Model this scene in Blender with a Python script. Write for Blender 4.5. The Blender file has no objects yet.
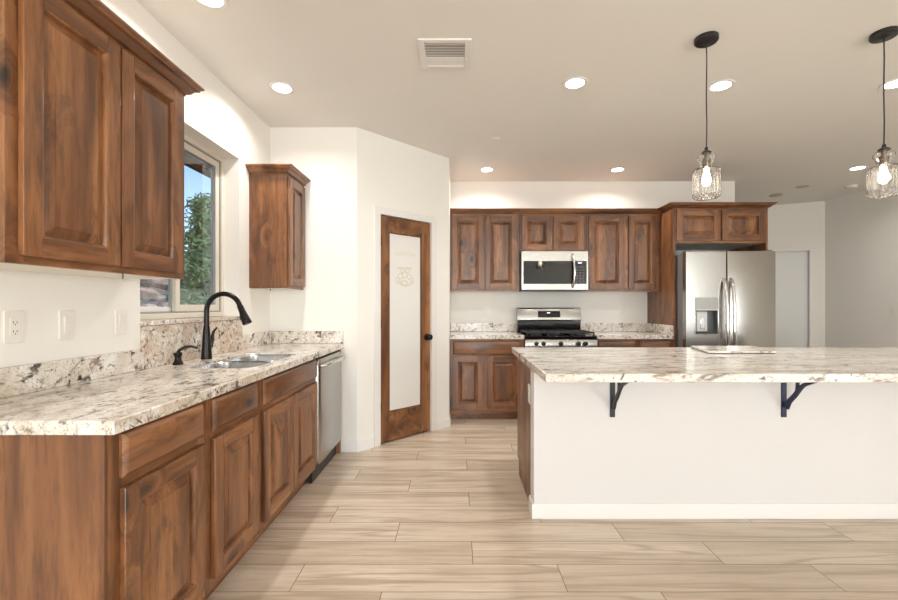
import bpy, bmesh, math, random
from mathutils import Vector, Matrix
from math import pi, sin, cos, radians

sc = bpy.context.scene
COL = sc.collection
H = 1.235                      # eye height

# ------------------------------------------------------------------ camera, sky, sun, daylight, exposure
cam_d = bpy.data.cameras.new('camera')
cam = bpy.data.objects.new('camera', cam_d); COL.objects.link(cam)
cam.location = (0, 0, H); cam.rotation_euler = (pi/2, 0, 0)
cam_d.sensor_width = 36; cam_d.lens = 430/898*36
cam_d.shift_x = -8/898; cam_d.shift_y = 5/898
cam_d.clip_start = 0.02; cam_d.clip_end = 300
sc.camera = cam

world = bpy.data.worlds.new('world'); sc.world = world; world.use_nodes = True
wn = world.node_tree.nodes; wl = world.node_tree.links
for n in list(wn): wn.remove(n)
wo = wn.new('ShaderNodeOutputWorld'); wb = wn.new('ShaderNodeBackground'); ws = wn.new('ShaderNodeTexSky')
ws.sky_type = 'NISHITA'; ws.sun_disc = False; ws.sun_elevation = radians(42); ws.sun_rotation = radians(70)
ws.air_density = 1.0; ws.dust_density = 0.6; ws.ozone_density = 2.0; ws.altitude = 1500
wb.inputs['Strength'].default_value = 0.27
wl.new(ws.outputs[0], wb.inputs['Color']); wl.new(wb.outputs[0], wo.inputs['Surface'])

sun_d = bpy.data.lights.new('sun', 'SUN'); sun_d.energy = 2.2; sun_d.angle = radians(0.6); sun_d.color = (1, .95, .86)
sun = bpy.data.objects.new('sun', sun_d); COL.objects.link(sun)
sun.rotation_euler = (radians(-12), radians(48), 0)          # comes from the right (+x), shines towards -x

DAYLIGHT = 72.0                 # watts per square metre-ish of window
WINDOWS_REAR = [(-1.5, -.05), (.2, 1.65)]
YR = -6.0                       # rear wall
WINDOWS_RIGHT = [(-5.6, -3.9), (-3.4, -1.7)]
for (a, b, rear) in [(*w, True) for w in WINDOWS_REAR]+[(*w, False) for w in WINDOWS_RIGHT]:
    ld = bpy.data.lights.new('window_daylight', 'AREA'); ld.shape = 'RECTANGLE'
    ld.size = b-a-.1; ld.size_y = 2.0; ld.energy = DAYLIGHT*(b-a)*(1.0 if rear else .8); ld.color = (.92, .965, 1.0)
    lo = bpy.data.objects.new('window_daylight', ld); COL.objects.link(lo)
    if rear: lo.location = ((a+b)/2, YR-.06, 1.25); lo.rotation_euler = (pi/2, 0, 0)       # shines towards +y
    else: lo.location = (5.35, (a+b)/2, 1.25); lo.rotation_euler = (pi/2, 0, pi/2)        # shines towards -x
LIGHT_W = 7.0                  # watts per recessed light
LIGHT_COL = (1.0, .965, .92)

vs = sc.view_settings
sc.display_settings.display_device = 'sRGB'
vs.view_transform = 'Standard'; vs.look = 'None'; vs.gamma = 1; vs.use_curve_mapping = False
vs.exposure = 0.27
sc.cycles.use_denoising = True
sc.cycles.max_bounces = 14; sc.cycles.diffuse_bounces = 6; sc.cycles.glossy_bounces = 5
sc.cycles.transmission_bounces = 10; sc.cycles.caustics_refractive = False; sc.cycles.caustics_reflective = False

# ------------------------------------------------------------------ node helpers
class NT:
    def __init__(s, name):
        s.m = bpy.data.materials.new(name); s.m.use_nodes = True
        s.t = s.m.node_tree; s.b = s.t.nodes['Principled BSDF']
    def n(s, typ, props=None, **ins):
        nd = s.t.nodes.new('ShaderNode'+typ)
        for k, v in (props or {}).items(): setattr(nd, k, v)
        for k, v in ins.items(): s.set(nd, k.replace('_', ' '), v)
        return nd
    def set(s, nd, k, v):
        i = nd.inputs[int(k)] if isinstance(k, str) and k.isdigit() else nd.inputs[k]
        if isinstance(v, bpy.types.NodeSocket): s.t.links.new(v, i)
        elif isinstance(v, bpy.types.Node): s.t.links.new(v.outputs[0], i)
        elif isinstance(v, (tuple, list)) and len(v) == 3 and len(i.default_value) == 4: i.default_value = (*v, 1)
        else: i.default_value = v
    def math(s, op, a, b=None, c=None, clamp=False):
        nd = s.t.nodes.new('ShaderNodeMath'); nd.operation = op; nd.use_clamp = clamp
        for i, v in enumerate((a, b, c)):
            if v is not None: s.set(nd, i if False else str(i), v)
        return nd.outputs[0]
    def ramp(s, fac, stops, interp='LINEAR'):
        nd = s.t.nodes.new('ShaderNodeValToRGB'); cr = nd.color_ramp; cr.interpolation = interp
        while len(cr.elements) < len(stops): cr.elements.new(.5)
        for e, (p, c) in zip(cr.elements, stops):
            e.position = p; e.color = (c, c, c, 1) if isinstance(c, (int, float)) else (*c, 1)
        s.set(nd, 'Fac', fac); return nd.outputs[0]
    def mix(s, fac, a, b, blend='MIX'):
        nd = s.t.nodes.new('ShaderNodeMix'); nd.data_type = 'RGBA'; nd.blend_type = blend
        s.set(nd, '0', fac)
        for i, v in ((6, a), (7, b)):
            if isinstance(v, bpy.types.NodeSocket): s.t.links.new(v, nd.inputs[i])
            else: nd.inputs[i].default_value = (*v, 1)
        return nd.outputs[2]
    def noise(s, vec, scale, detail=4, rough=.5, dist=0, out=0):
        nd = s.n('TexNoise', Vector=vec, Scale=scale, Detail=detail, Roughness=rough, Distortion=dist)
        return nd.outputs[out]
    def map(s, vec, scale=(1, 1, 1), loc=(0, 0, 0), rot=(0, 0, 0)):
        return s.n('Mapping', Vector=vec, Scale=scale, Location=loc, Rotation=rot).outputs[0]
    def coords(s, rnd=True):
        tc = s.n('TexCoord').outputs['Object']
        if not rnd: return tc
        oi = s.n('ObjectInfo').outputs['Random']
        cmb = s.n('CombineXYZ', X=s.math('MULTIPLY', oi, 37.0), Y=s.math('MULTIPLY', oi, 53.0), Z=s.math('MULTIPLY', oi, 71.0))
        return s.n('VectorMath', {'operation': 'ADD'}, **{'0': tc, '1': cmb.outputs[0]}).outputs[0]
    def p(s, **k):
        for a, v in k.items(): s.set(s.b, a.replace('_', ' '), v)
        return s
    def bump(s, h, strength, dist=.002):
        s.set(s.b, 'Normal', s.n('Bump', Height=h, Strength=strength, Distance=dist).outputs[0]); return s

def plain(name, col, rough=.5, metal=0, **k):
    t = NT(name); t.p(Base_Color=col, Roughness=rough, Metallic=metal, **k); return t.m

def paint(name, col, rough=.75):
    t = NT(name); v = t.coords(False)
    n = t.noise(v, 1.3, 3)
    c = t.mix(t.ramp(n, [(.3, 0.0), (.7, 1.0)]), tuple(x*.975 for x in col), col)
    t.p(Base_Color=c, Roughness=rough)
    t.bump(t.noise(v, 160, 3), .12, .0015); return t.m

def wood(name, axis, tint=1.0):
    """knotty alder, medium brown stain, grain along axis"""
    t = NT(name); v = t.coords()
    sc_ = [1, 1, 1]; sc_[axis] = .09
    # knots: sparse cells whose neighbourhood pulls the grain aside
    ks = [5.5, 5.5, 5.5]; ks[axis] = 3.2
    kv = t.map(v, ks)
    wob = t.noise(v, 9, 2, out=1)
    kv2 = t.mix(.10, kv, wob, 'ADD')
    vo = t.n('TexVoronoi', Vector=kv2, Scale=1.0, Randomness=1.0)
    kd = vo.outputs['Distance']
    kr = t.n('SeparateColor', Color=vo.outputs['Color']).outputs[0]
    has = t.math('GREATER_THAN', kr, .58)
    core = t.math('MULTIPLY', t.ramp(kd, [(.07, 1.0), (.16, 0.0)]), has)
    halo = t.math('MULTIPLY', t.ramp(kd, [(.06, 1.0), (.42, 0.0)]), has)
    pull = t.math('MULTIPLY', halo, .12)
    off = t.n('CombineXYZ', X=pull, Y=pull, Z=pull).outputs[0]
    gv = t.n('VectorMath', {'operation': 'ADD'}, **{'0': v, '1': off}).outputs[0]
    g = t.map(gv, sc_)
    broad = t.noise(g, 9, 3, .55, .6)
    fine = t.noise(g, 75, 5, .6, .3)
    lines = t.noise(g, 210, 3, .6)
    bs = [3.2, 3.2, 3.2]; bs[axis] = .02
    board = t.noise(t.map(v, bs), 2.2, 1)
    mott = t.noise(t.map(gv, tuple(1 if i != axis else .28 for i in range(3))), 9, 6, .65, .9)
    c = t.ramp(broad, [(.30, (.088*tint, .032*tint, .0105*tint)), (.42, (.20*tint, .078*tint, .027*tint)),
                       (.54, (.33*tint, .137*tint, .050*tint)), (.70, (.465*tint, .212*tint, .083*tint))])
    c = t.mix(t.ramp(board, [(.38, .55), (.6, 0.0)]), c, (.15*tint, .056*tint, .021*tint))
    c = t.mix(t.ramp(mott, [(.50, 0.0), (.64, .72)]), c, (.075*tint, .028*tint, .011*tint))
    c = t.mix(t.ramp(fine, [(.32, .5), (.52, 0.0)]), c, (.075*tint, .027*tint, .010*tint))
    c = t.mix(t.ramp(lines, [(.25, .22), (.5, 0.0)]), c, (.07*tint, .026*tint, .010*tint))
    c = t.mix(t.math('MULTIPLY', halo, .62), c, (.085*tint, .030*tint, .012*tint))
    c = t.mix(core, c, (.016, .007, .004))
    t.p(Base_Color=c, Roughness=.38, Coat_Weight=.25, Coat_Roughness=.3)
    t.bump(lines, .08, .001); return t.m

def granite(name, stretch=(1, 1, 1), gold=.5, rot=(0, 0, 0), dark=1.0, g0=.46):
    t = NT(name); v0 = t.coords(False)
    v = t.map(v0, stretch, rot=rot)
    big = t.noise(v, 2.6, 6, .6, 1.3)
    mid = t.noise(v, 8.5, 7, .66, 1.0)
    sm = t.noise(v, 30, 6, .68, .6)
    fine = t.noise(v0, 120, 4, .6)
    c = t.ramp(mid, [(.28, (.44, .375, .31)), (.39, (.64, .58, .505)), (.50, (.79, .745, .68)), (.66, (.87, .845, .80))])
    c = t.mix(t.ramp(big, [(g0, 0.0), (g0+.16, gold)]), c, (.47, .325, .20))
    c = t.mix(t.ramp(sm, [(.36, .9), (.45, 0.0)]), c, (.25, .175, .13))
    c = t.mix(t.ramp(sm, [(.62, 0.0), (.72, .75)]), c, (.85, .82, .77))
    c = t.mix(t.ramp(fine, [(.34, .7), (.43, 0.0)]), c, (.26, .20, .155))
    # broken dark veins
    vn = t.noise(t.map(v, (1, 1, 1), (3.1, 7.7, 1.3)), 3.4, 5, .6, 1.8)
    line = t.math('ABSOLUTE', t.math('SUBTRACT', vn, .5))
    lin = t.ramp(line, [(.008, 1.0), (.036, 0.0)])
    brk = t.ramp(t.noise(t.map(v, (1, 1, 1), (9, 2, 5)), 6.5, 4, .6), [(.51, 0.0), (.58, 1.0)])
    c = t.mix(t.math('MULTIPLY', t.math('MULTIPLY', lin, brk), .9*dark), c, (.055, .038, .030))
    # dark garnet blotches
    bl = t.noise(t.map(v0, (1, 1, 1), (4, 4, 4)), 26, 3, .55, .4)
    gate = t.ramp(t.noise(t.map(v0, (1, 1, 1), (1, 8, 2)), 5, 3), [(.45, 0.0), (.55, 1.0)])
    blot = t.math('MULTIPLY', t.ramp(bl, [(.60, 0.0), (.655, 1.0)]), gate)
    c = t.mix(t.math('MULTIPLY', blot, dark), c, (.06, .035, .032))
    t.p(Base_Color=c, Roughness=.13, IOR=1.5); return t.m

def floor_mat():
    t = NT('wood_look_plank_tile'); v = t.coords(False)
    s = t.n('SeparateXYZ', Vector=v); x, y = s.outputs[0], s.outputs[1]
    PW, PL = .197, 1.2
    q = t.math('DIVIDE', t.math('SUBTRACT', y, 2.245), PW)
    row = t.math('FLOOR', q); fv = t.math('SUBTRACT', q, row)
    u = t.math('DIVIDE', t.math('SUBTRACT', x, t.math('SUBTRACT', .876, t.math('MULTIPLY', row, .4))), PL)
    cu = t.math('FLOOR', u); fu = t.math('SUBTRACT', u, cu)
    idv = t.n('CombineXYZ', X=cu, Y=row, Z=0.5).outputs[0]
    wn_ = t.n('TexWhiteNoise', {'noise_dimensions': '3D'}, Vector=idv)
    r1 = wn_.outputs['Value']; rc = wn_.outputs['Color']
    shift = t.n('VectorMath', {'operation': 'SCALE'}, Vector=rc, Scale=40.0).outputs[0]
    pv = t.n('VectorMath', {'operation': 'ADD'}, **{'0': v, '1': shift}).outputs[0]
    g = t.map(pv, (.085, 1, 1))
    broad = t.noise(g, 9.5, 5, .58, .25)
    fine = t.noise(t.map(pv, (.07, 1, 1)), 60, 4, .6, .4)
    c = t.ramp(broad, [(.28, (.44, .345, .245)), (.40, (.57, .460, .350)), (.54, (.68, .572, .458)), (.72, (.74, .64, .53))])
    c = t.mix(t.ramp(fine, [(.32, .45), (.5, 0.0)]), c, (.41, .32, .225))
    ln = t.math('ABSOLUTE', t.math('SUBTRACT', t.noise(t.map(pv, (.06, 1, 1), (5, 5, 5)), 7, 3, .5, .25), .5))
    c = t.mix(t.ramp(ln, [(.004, .6), (.03, 0.0)]), c, (.36, .27, .185))
    c = t.mix(t.math('MULTIPLY', r1, .28), c, (.47, .385, .285))
    ev = t.math('MINIMUM', fv, t.math('SUBTRACT', 1.0, fv)); eu = t.math('MINIMUM', fu, t.math('SUBTRACT', 1.0, fu))
    gr = t.math('MAXIMUM', t.math('LESS_THAN', ev, .0017/PW), t.math('LESS_THAN', eu, .0019/PL))
    c = t.mix(gr, c, (.19, .145, .105))
    t.p(Base_Color=c, Roughness=.36)
    t.bump(t.math('SUBTRACT', 1.0, gr), .4, .0015); return t.m

def steel(name, axis, col=(.60, .59, .57), rough=.27):
    t = NT(name); v = t.coords()
    s_ = [900, 900, 900]; s_[axis] = 6
    n = t.noise(t.map(v, s_), 1, 3)
    t.p(Base_Color=t.mix(n, col, col), Metallic=1.0,
        Roughness=rough)
    return t.m

def emit(name, col, st):
    t = NT(name); t.p(Base_Color=(0.8, .8, .8), Emission_Color=col, Emission_Strength=st); return t.m

def glass(name, col=(1, 1, 1), rough=0.0, ior=1.45):
    t = NT(name); t.p(Base_Color=col, Roughness=rough, Transmission_Weight=1.0, IOR=ior); return t.m

M = {}
M['wall'] = paint('cream_wall_paint', (.835, .815, .77))
M['ceil'] = paint('cream_ceiling_paint', (.82, .805, .765))
M['trim'] = plain('white_trim_paint', (.77, .755, .73), .4)
M['island_paint'] = paint('white_knee_wall_paint', (.70, .682, .672))
M['wx'], M['wy'], M['wz'] = wood('alder_grain_x', 0, .9), wood('alder_grain_y', 1, .9), wood('alder_grain_z', 2, .9)
M['wzd'] = wood('alder_panel_grain', 2, .86)
M['gran_left'] = granite('granite_counter_sink_run', (1.5, .9, 1), .34, (0, 0, .5))
M['gran_splash'] = granite('granite_tall_splash', (2.1, 2.1, 2.1), .62, (.5, 0, 0), 1.0, .36)
M['gran_low'] = granite('granite_low_splash', (1, .8, 1), .40, (.6, 0, .2))
M['gran_isl'] = granite('granite_island', (.34, 1.7, 1), .10, (0, 0, .06), .8)
M['gran_back'] = granite('granite_back_counter', (1.6, 1.6, 1.6), .2)
M['floor'] = floor_mat()
M['steel_x'], M['steel_z'], M['steel_y'] = steel('brushed_steel_x', 0, (.43, .42, .40), .25), steel('brushed_steel_z', 2, (.44, .43, .41), .26), steel('brushed_steel_y', 1)
M['steel_sink'] = steel('satin_steel_sink', 1, (.66, .66, .66), .22)
M['chrome'] = plain('polished_steel', (.72, .71, .69), .14, 1)
M['fridge_side'] = plain('grey_appliance_side', (.24, .235, .23), .45, .2)
M['bronze'] = plain('oil_rubbed_bronze', (.014, .011, .010), .3, .6)
M['black'] = plain('black_plastic', (.012, .012, .013), .35)
M['black_gloss'] = plain('black_glass', (.006, .006, .007), .05)
M['iron'] = plain('cast_iron', (.018, .018, .019), .55)
M['blk_steel'] = plain('black_painted_steel', (.022, .025, .028), .42, .2)
M['navy_steel'] = plain('navy_painted_steel', (.012, .016, .05), .42, .2)
M['almond'] = plain('almond_vinyl', (.68, .63, .545), .4)
M['white_vinyl'] = plain('white_vinyl', (.78, .77, .74), .35)
M['grey_alu'] = plain('grey_screen_track', (.30, .29, .29), .45)
M['pane'] = glass('window_glass')
M['shade_glass'] = glass('clear_ribbed_glass', (1, .99, .98), 0.0, 1.38)
M['bulb'] = emit('glowing_bulb', (1, .88, .68), 30)
M['pewter'] = plain('pewter_socket', (.25, .21, .17), .35, .9)
M['diff'] = emit('downlight_diffuser', (1, .94, .84), 9)
M['plate'] = plain('white_switch_plate', (.80, .77, .71), .35)
M['slot'] = plain('dark_slot', (.03, .03, .03), .6)
M['dark_gap'] = plain('dark_toe_recess', (.012, .010, .009), .8)
M['display'] = emit('clock_digits', (.75, .9, 1), 1.2)
M['button'] = plain('grey_button_print', (.09, .09, .095), .4)
M['disp_grey'] = plain('grey_dispenser_plastic', (.42, .42, .40), .35)
M['disp_light'] = plain('pale_dispenser_paddle', (.62, .66, .68), .25)
def frosted():
    t = NT('frosted_glass'); t.p(Base_Color=(.84, .83, .80), Roughness=.30, Transmission_Weight=.1, IOR=1.3); return t.m
M['frost'] = frosted()
M['etch'] = plain('etched_drawing', (.74, .70, .60), .6)
M['maple'] = plain('pale_maple_underside', (.82, .77, .68), .5)
M['marble'] = granite('pale_stone_board', (.8, 1.4, 1), .12, dark=.25)
M['soffit'] = plain('dark_brown_soffit', (.05, .034, .024), .8)

# ------------------------------------------------------------------ mesh builder
class MB:
    def __init__(s, mp=None): s.bm = bmesh.new(); s.mp = mp; s.flat = False
    def _merge(s, b, mat=0, mp=None):
        mp = mp or s.mp
        if mp:
            for v in b.verts: v.co = mp(*v.co)
        bmesh.ops.recalc_face_normals(b, faces=b.faces)
        for f in b.faces: f.material_index = mat if f.material_index == 0 else f.material_index
        me = bpy.data.meshes.new('tmp'); b.to_mesh(me); b.free(); s.bm.from_mesh(me); bpy.data.meshes.remove(me)
        return s
    def box(s, x0, x1, y0, y1, z0, z1, bev=0, mat=0, seg=2):
        s.flat = True; b = bmesh.new(); bmesh.ops.create_cube(b, size=1)
        for v in b.verts: v.co = ((x0+x1)/2+v.co.x*(x1-x0), (y0+y1)/2+v.co.y*(y1-y0), (z0+z1)/2+v.co.z*(z1-z0))
        if bev: bmesh.ops.bevel(b, geom=list(b.edges), offset=bev, segments=seg, affect='EDGES', profile=.5)
        return s._merge(b, mat)
    def lathe(s, c, prof, axis=(0, 0, 1), n=32, mat=0, rib=None, closed=False):
        """prof: (radius, height along axis)"""
        b = bmesh.new(); q = Vector((0, 0, 1)).rotation_difference(Vector(axis)).to_matrix(); c = Vector(c)
        rings = []
        for k, (r, h) in enumerate(prof):
            if r < 1e-6: rings.append([b.verts.new(c+q@Vector((0, 0, h)))]); continue
            ring = []
            for i in range(n):
                a = 2*pi*i/n; rr = r if not rib else rib(r, a, k)
                ring.append(b.verts.new(c+q@Vector((rr*cos(a), rr*sin(a), h))))
            rings.append(ring)
        prs = list(zip(rings[:-1], rings[1:]))
        if closed: prs.append((rings[-1], rings[0]))
        for A, B in prs:
            for i in range(n):
                j = (i+1) % n
                if len(A) == 1 and len(B) == 1: continue
                if len(A) == 1: b.faces.new((A[0], B[i], B[j]))
                elif len(B) == 1: b.faces.new((A[i], A[j], B[0]))
                else: b.faces.new((A[i], A[j], B[j], B[i]))
        if not closed:
            for R in (rings[0], rings[-1]):
                if len(R) > 2: b.faces.new(R)
        return s._merge(b, mat)
    def tube(s, pts, r, n=12, mat=0):
        b = bmesh.new(); pts = [Vector(p) for p in pts]
        rs = r if isinstance(r, (list, tuple)) else [r]*len(pts)
        rings = []; up = None
        for i, p in enumerate(pts):
            d = (pts[min(i+1, len(pts)-1)]-pts[max(i-1, 0)]).normalized()
            if up is None: up = d.orthogonal().normalized()
            up = (up-d*up.dot(d)).normalized(); w = d.cross(up)
            rings.append([b.verts.new(p+(up*cos(2*pi*k/n)+w*sin(2*pi*k/n))*rs[i]) for k in range(n)])
        for A, B in zip(rings[:-1], rings[1:]):
            for k in range(n): b.faces.new((A[k], A[(k+1) % n], B[(k+1) % n], B[k]))
        b.faces.new(rings[0]); b.faces.new(rings[-1])
        return s._merge(b, mat)
    def loops(s, lps, mat=0, cap0=False, cap1=True):
        b = bmesh.new(); R = [[b.verts.new(p) for p in l] for l in lps]; n = len(R[0])
        for A, B in zip(R[:-1], R[1:]):
            for k in range(n): b.faces.new((A[k], A[(k+1) % n], B[(k+1) % n], B[k]))
        if cap0: b.faces.new(R[0])
        if cap1: b.faces.new(R[-1])
        return s._merge(b, mat)
    def prism(s, poly, h0, h1, mat=0, bev=0):
        """poly of (a,b); extruded along third coordinate"""
        s.flat = True
        b = bmesh.new()
        A = [b.verts.new((x, y, h0)) for x, y in poly]; B = [b.verts.new((x, y, h1)) for x, y in poly]
        n = len(poly)
        for k in range(n): b.faces.new((A[k], A[(k+1) % n], B[(k+1) % n], B[k]))
        b.faces.new(A); b.faces.new(B)
        if bev:
            bmesh.ops.recalc_face_normals(b, faces=b.faces)
            bmesh.ops.bevel(b, geom=list(b.edges), offset=bev, segments=2, affect='EDGES', profile=.5)
        return s._merge(b, mat)
    def holed(s, outer, holes, h0, h1, mat=0):
        s.flat = True
        b = bmesh.new(); es = []
        for lp in [outer]+holes:
            V = [b.verts.new((x, y, h1)) for x, y in lp]
            for k in range(len(V)): es.append(b.edges.new((V[k], V[(k+1) % len(V)])))
        bmesh.ops.triangle_fill(b, use_beauty=True, use_dissolve=False, edges=es)
        top = list(b.faces)
        r = bmesh.ops.extrude_face_region(b, geom=top)
        for v in [g for g in r['geom'] if isinstance(g, bmesh.types.BMVert)]: v.co.z = h0
        return s._merge(b, mat)
    def sweep(s, path, prof, mat=0, closed=False):
        """profile (outward, z) swept along a ground path; outward is to the right of travel"""
        P = [Vector(p) for p in path]; n = len(P); lps = []
        for i in range(n):
            if closed: d0 = (P[i]-P[i-1]).normalized(); d1 = (P[(i+1) % n]-P[i]).normalized()
            else:
                d0 = (P[i]-P[i-1]).normalized() if i else None; d1 = (P[i+1]-P[i]).normalized() if i < n-1 else None
                d0 = d0 or d1; d1 = d1 or d0
            n0 = Vector((d0.y, -d0.x)); n1 = Vector((d1.y, -d1.x)); mt = (n0+n1); mt = mt/max(mt.dot(n0), .2) if mt.length > 1e-6 else n0
            lps.append([(P[i].x+mt.x*o, P[i].y+mt.y*o, z) for o, z in prof])
        if closed: lps.append(lps[0])
        return s.loops(lps, mat, not closed, not closed)
    def build(s, name, mats, parent=None, smooth=35, origin=None):
        me = bpy.data.meshes.new(name)
        base = Vector((0, 0, 0))
        if parent is not None: base = Vector(parent['_base']) if '_base' in parent else Vector(parent.location)
        elif origin is not None: base = Vector(origin)
        for v in s.bm.verts: v.co -= base
        bmesh.ops.recalc_face_normals(s.bm, faces=s.bm.faces) if False else None
        s.bm.to_mesh(me); s.bm.free()
        for m in (mats if isinstance(mats, (list, tuple)) else [mats]): me.materials.append(m)
        if smooth:
            me.shade_smooth(); me.set_sharp_from_angle(angle=radians(min(smooth, 22) if s.flat else smooth))
        o = bpy.data.objects.new(name, me); COL.objects.link(o)
        if parent is not None:
            o.parent = parent
            BASES[o.name] = base
            o['_base'] = list(base)
        elif origin is not None: o.location = base
        return o
BASES = {}

def thing(name, label, cat, loc=(0, 0, 0), group=None):
    o = bpy.data.objects.new(name, None); COL.objects.link(o); o.location = loc; o.empty_display_size = .1
    o['label'] = label; o['category'] = cat
    if group: o['group'] = group
    return o
def tag(o, label, cat, group=None, kind=None):
    o['label'] = label; o['category'] = cat
    if group: o['group'] = group
    if kind: o['kind'] = kind
    return o
def struct(o, label=None):
    o['kind'] = 'structure'
    if label: o['label'] = label
    return o
def sthing(name, loc=(0, 0, 0), label=None):
    o = bpy.data.objects.new(name, None); COL.objects.link(o); o.location = loc; o['kind'] = 'structure'
    if label: o['label'] = label
    return o
def rrect(x0, x1, y0, y1, r, n=6):
    out = []
    for cx, cy, a0 in ((x1-r, y1-r, 0), (x0+r, y1-r, pi/2), (x0+r, y0+r, pi), (x1-r, y0+r, 3*pi/2)):
        for k in range(n+1): a = a0+pi/2*k/n; out.append((cx+r*cos(a), cy+r*sin(a)))
    return out
def copy_thing(o, loc):
    c = o.copy(); COL.objects.link(c); c.location = loc
    for ch in list(o.children):
        k = ch.copy(); COL.objects.link(k); k.parent = c
        for g in list(ch.children):
            q = g.copy(); COL.objects.link(q); q.parent = k
    return c

# wall frames: (u along the wall, v up, n out of the wall) -> world
def on_left(X): return lambda u, v, n: Vector((X+n, u, v))
def on_back(Y): return lambda u, v, n: Vector((u, Y-n, v))
A0 = Vector((-.842, 3.62)); DIAG = .70710678
def on_diag(u, v, n): return Vector((A0.x+u*DIAG+n*DIAG, A0.y+u*DIAG-n*DIAG, v))
C0 = Vector((5.29, 6.18)); FD = Vector((-.894, .447)).normalized()
def on_far(u, v, n): return Vector((C0.x+u*FD.x-n*FD.y, C0.y+u*FD.y+n*FD.x*1.0, v)) if False else Vector((C0.x+FD.x*u-FD.y*n, C0.y+FD.y*u+FD.x*n, v))

CEIL = 2.73; WL = -1.575; YB = 5.2; YE = 3.62; XR = 5.29
# ------------------------------------------------------------------ the setting
struct(MB().box(-1.775, 5.45, YR-.15, 8.2, -.1, 0).build('floor', M['floor'], smooth=0))
struct(MB().box(-1.775, 5.45, YR-.15, 8.2, CEIL, CEIL+.12).build('ceiling', M['ceil'], smooth=0))
WY0, WY1, WZ0, WZ1 = 2.137, 3.11, 1.155, 2.292
b = MB(); b.box(-1.775, WL, YR-.15, WY0, 0, CEIL); b.box(-1.775, WL, WY1, YE+.15, 0, CEIL)
b.box(-1.775, WL, WY0, WY1, 0, WZ0-.03); b.box(-1.775, WL, WY0, WY1, WZ1, CEIL)
struct(b.build('wall_left', M['wall'], smooth=0))
struct(MB().prism([(WL, YE), (-.842, YE), (-.842-.085, YE+.12), (WL, YE+.12)], 0, CEIL).build('wall_end', M['wall'], smooth=0))
DS0, DS1, DZ = .233, .831, 2.035; LD = 1.079
b = MB(on_diag); b.box(0, DS0-.012, 0, CEIL, -.12, 0); b.box(DS1+.012, LD, 0, CEIL, -.12, 0); b.box(DS0-.012, DS1+.012, DZ+.012, CEIL, -.12, 0)
struct(b.build('wall_pantry', M['wall'], smooth=0))
struct(MB().box(-.2, -.079, 4.384, YB, 0, CEIL).build('wall_pantry_return', M['wall'], smooth=0))
struct(MB().box(-1.775, -.2, YB, YB+.15, 0, CEIL).box(-1.775, -1.6, YE+.15, YB, 0, CEIL).build('wall_pantry_rear', M['wall'], smooth=0))
struct(MB().box(-.2, 3.36, YB, YB+.15, 0, CEIL).build('wall_back', M['wall'], smooth=0))
b = MB(); ys = [YR-.15]+[e for w in WINDOWS_RIGHT for e in w]+[6.40]
for i in range(0, len(ys), 2): b.box(XR, XR+.16, ys[i], ys[i+1], 0, CEIL)
for a, c in WINDOWS_RIGHT: b.box(XR, XR+.16, a, c, 0, .2); b.box(XR, XR+.16, a, c, 2.3, CEIL)
struct(b.build('wall_right', M['wall'], smooth=0))
for i, (a, c) in enumerate(WINDOWS_RIGHT):
    w = MB(); i += 1; y0, y1 = XR+.01, XR+.04
    w.box(y0, y1, a, a+.05, .2, 2.3).box(y0, y1, c-.05, c, .2, 2.3).box(y0, y1, a, c, .2, .25).box(y0, y1, a, c, 2.25, 2.3).box(y0, y1, (a+c)/2-.03, (a+c)/2+.03, .2, 2.3)
    struct(w.build('window_%d' % (i+3), M['white_vinyl']))
HD0, HD1 = .165, .98
b = MB(on_far); b.box(-.1, HD0, 0, CEIL, 0, -.16); b.box(HD1, 5.6, 0, CEIL, 0, -.16); b.box(HD0, HD1, 2.04, CEIL, 0, -.16)
struct(b.build('wall_far', M['wall'], smooth=0))
struct(MB().box(-.2, -.05, YB+.15, 8.2, 0, CEIL).build('wall_hall', M['wall'], smooth=0))
b = MB(); xs = [-1.775]+[e for w in WINDOWS_REAR for e in w]+[5.45]
for i in range(0, len(xs), 2): b.box(xs[i], xs[i+1], YR-.15, YR, 0, CEIL)
for a, c in WINDOWS_REAR: b.box(a, c, YR-.15, YR, 0, .2); b.box(a, c, YR-.15, YR, 2.3, CEIL)
struct(b.build('wall_rear', M['wall'], smooth=0))
for i, (a, c) in enumerate(WINDOWS_REAR):
    w = MB(); y0, y1 = YR-.04, YR-.01
    w.box(a, a+.05, y0, y1, .2, 2.3).box(c-.05, c, y0, y1, .2, 2.3).box(a, c, y0, y1, .2, .25).box(a, c, y0, y1, 2.25, 2.3).box((a+c)/2-.03, (a+c)/2+.03, y0, y1, .2, 2.3)
    struct(w.build('window_%d' % (i+2), M['white_vinyl']))

# baseboards
bp = [(0, 0), (.012, 0), (.012, .07), (.008, .083), (0, .083)]
struct(MB().sweep([(-.948, YE), (-.842, YE), tuple(on_diag(.163, 0, 0).xy)], bp).build('baseboard_end', M['trim']))
struct(MB().sweep([tuple(on_diag(.902, 0, 0).xy), tuple(on_diag(LD, 0, 0).xy), (-.079, 4.56)], bp).build('baseboard_pantry', M['trim']))
struct(MB().sweep([(3.36, YB-.001), (3.36, YB+.15)], bp).build('baseboard_back', M['trim']))
struct(MB().sweep([tuple(on_far(HD0, 0, 0).xy), (XR, 6.18), (XR, YR)], bp).build('baseboard_right', M['trim']))

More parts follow.
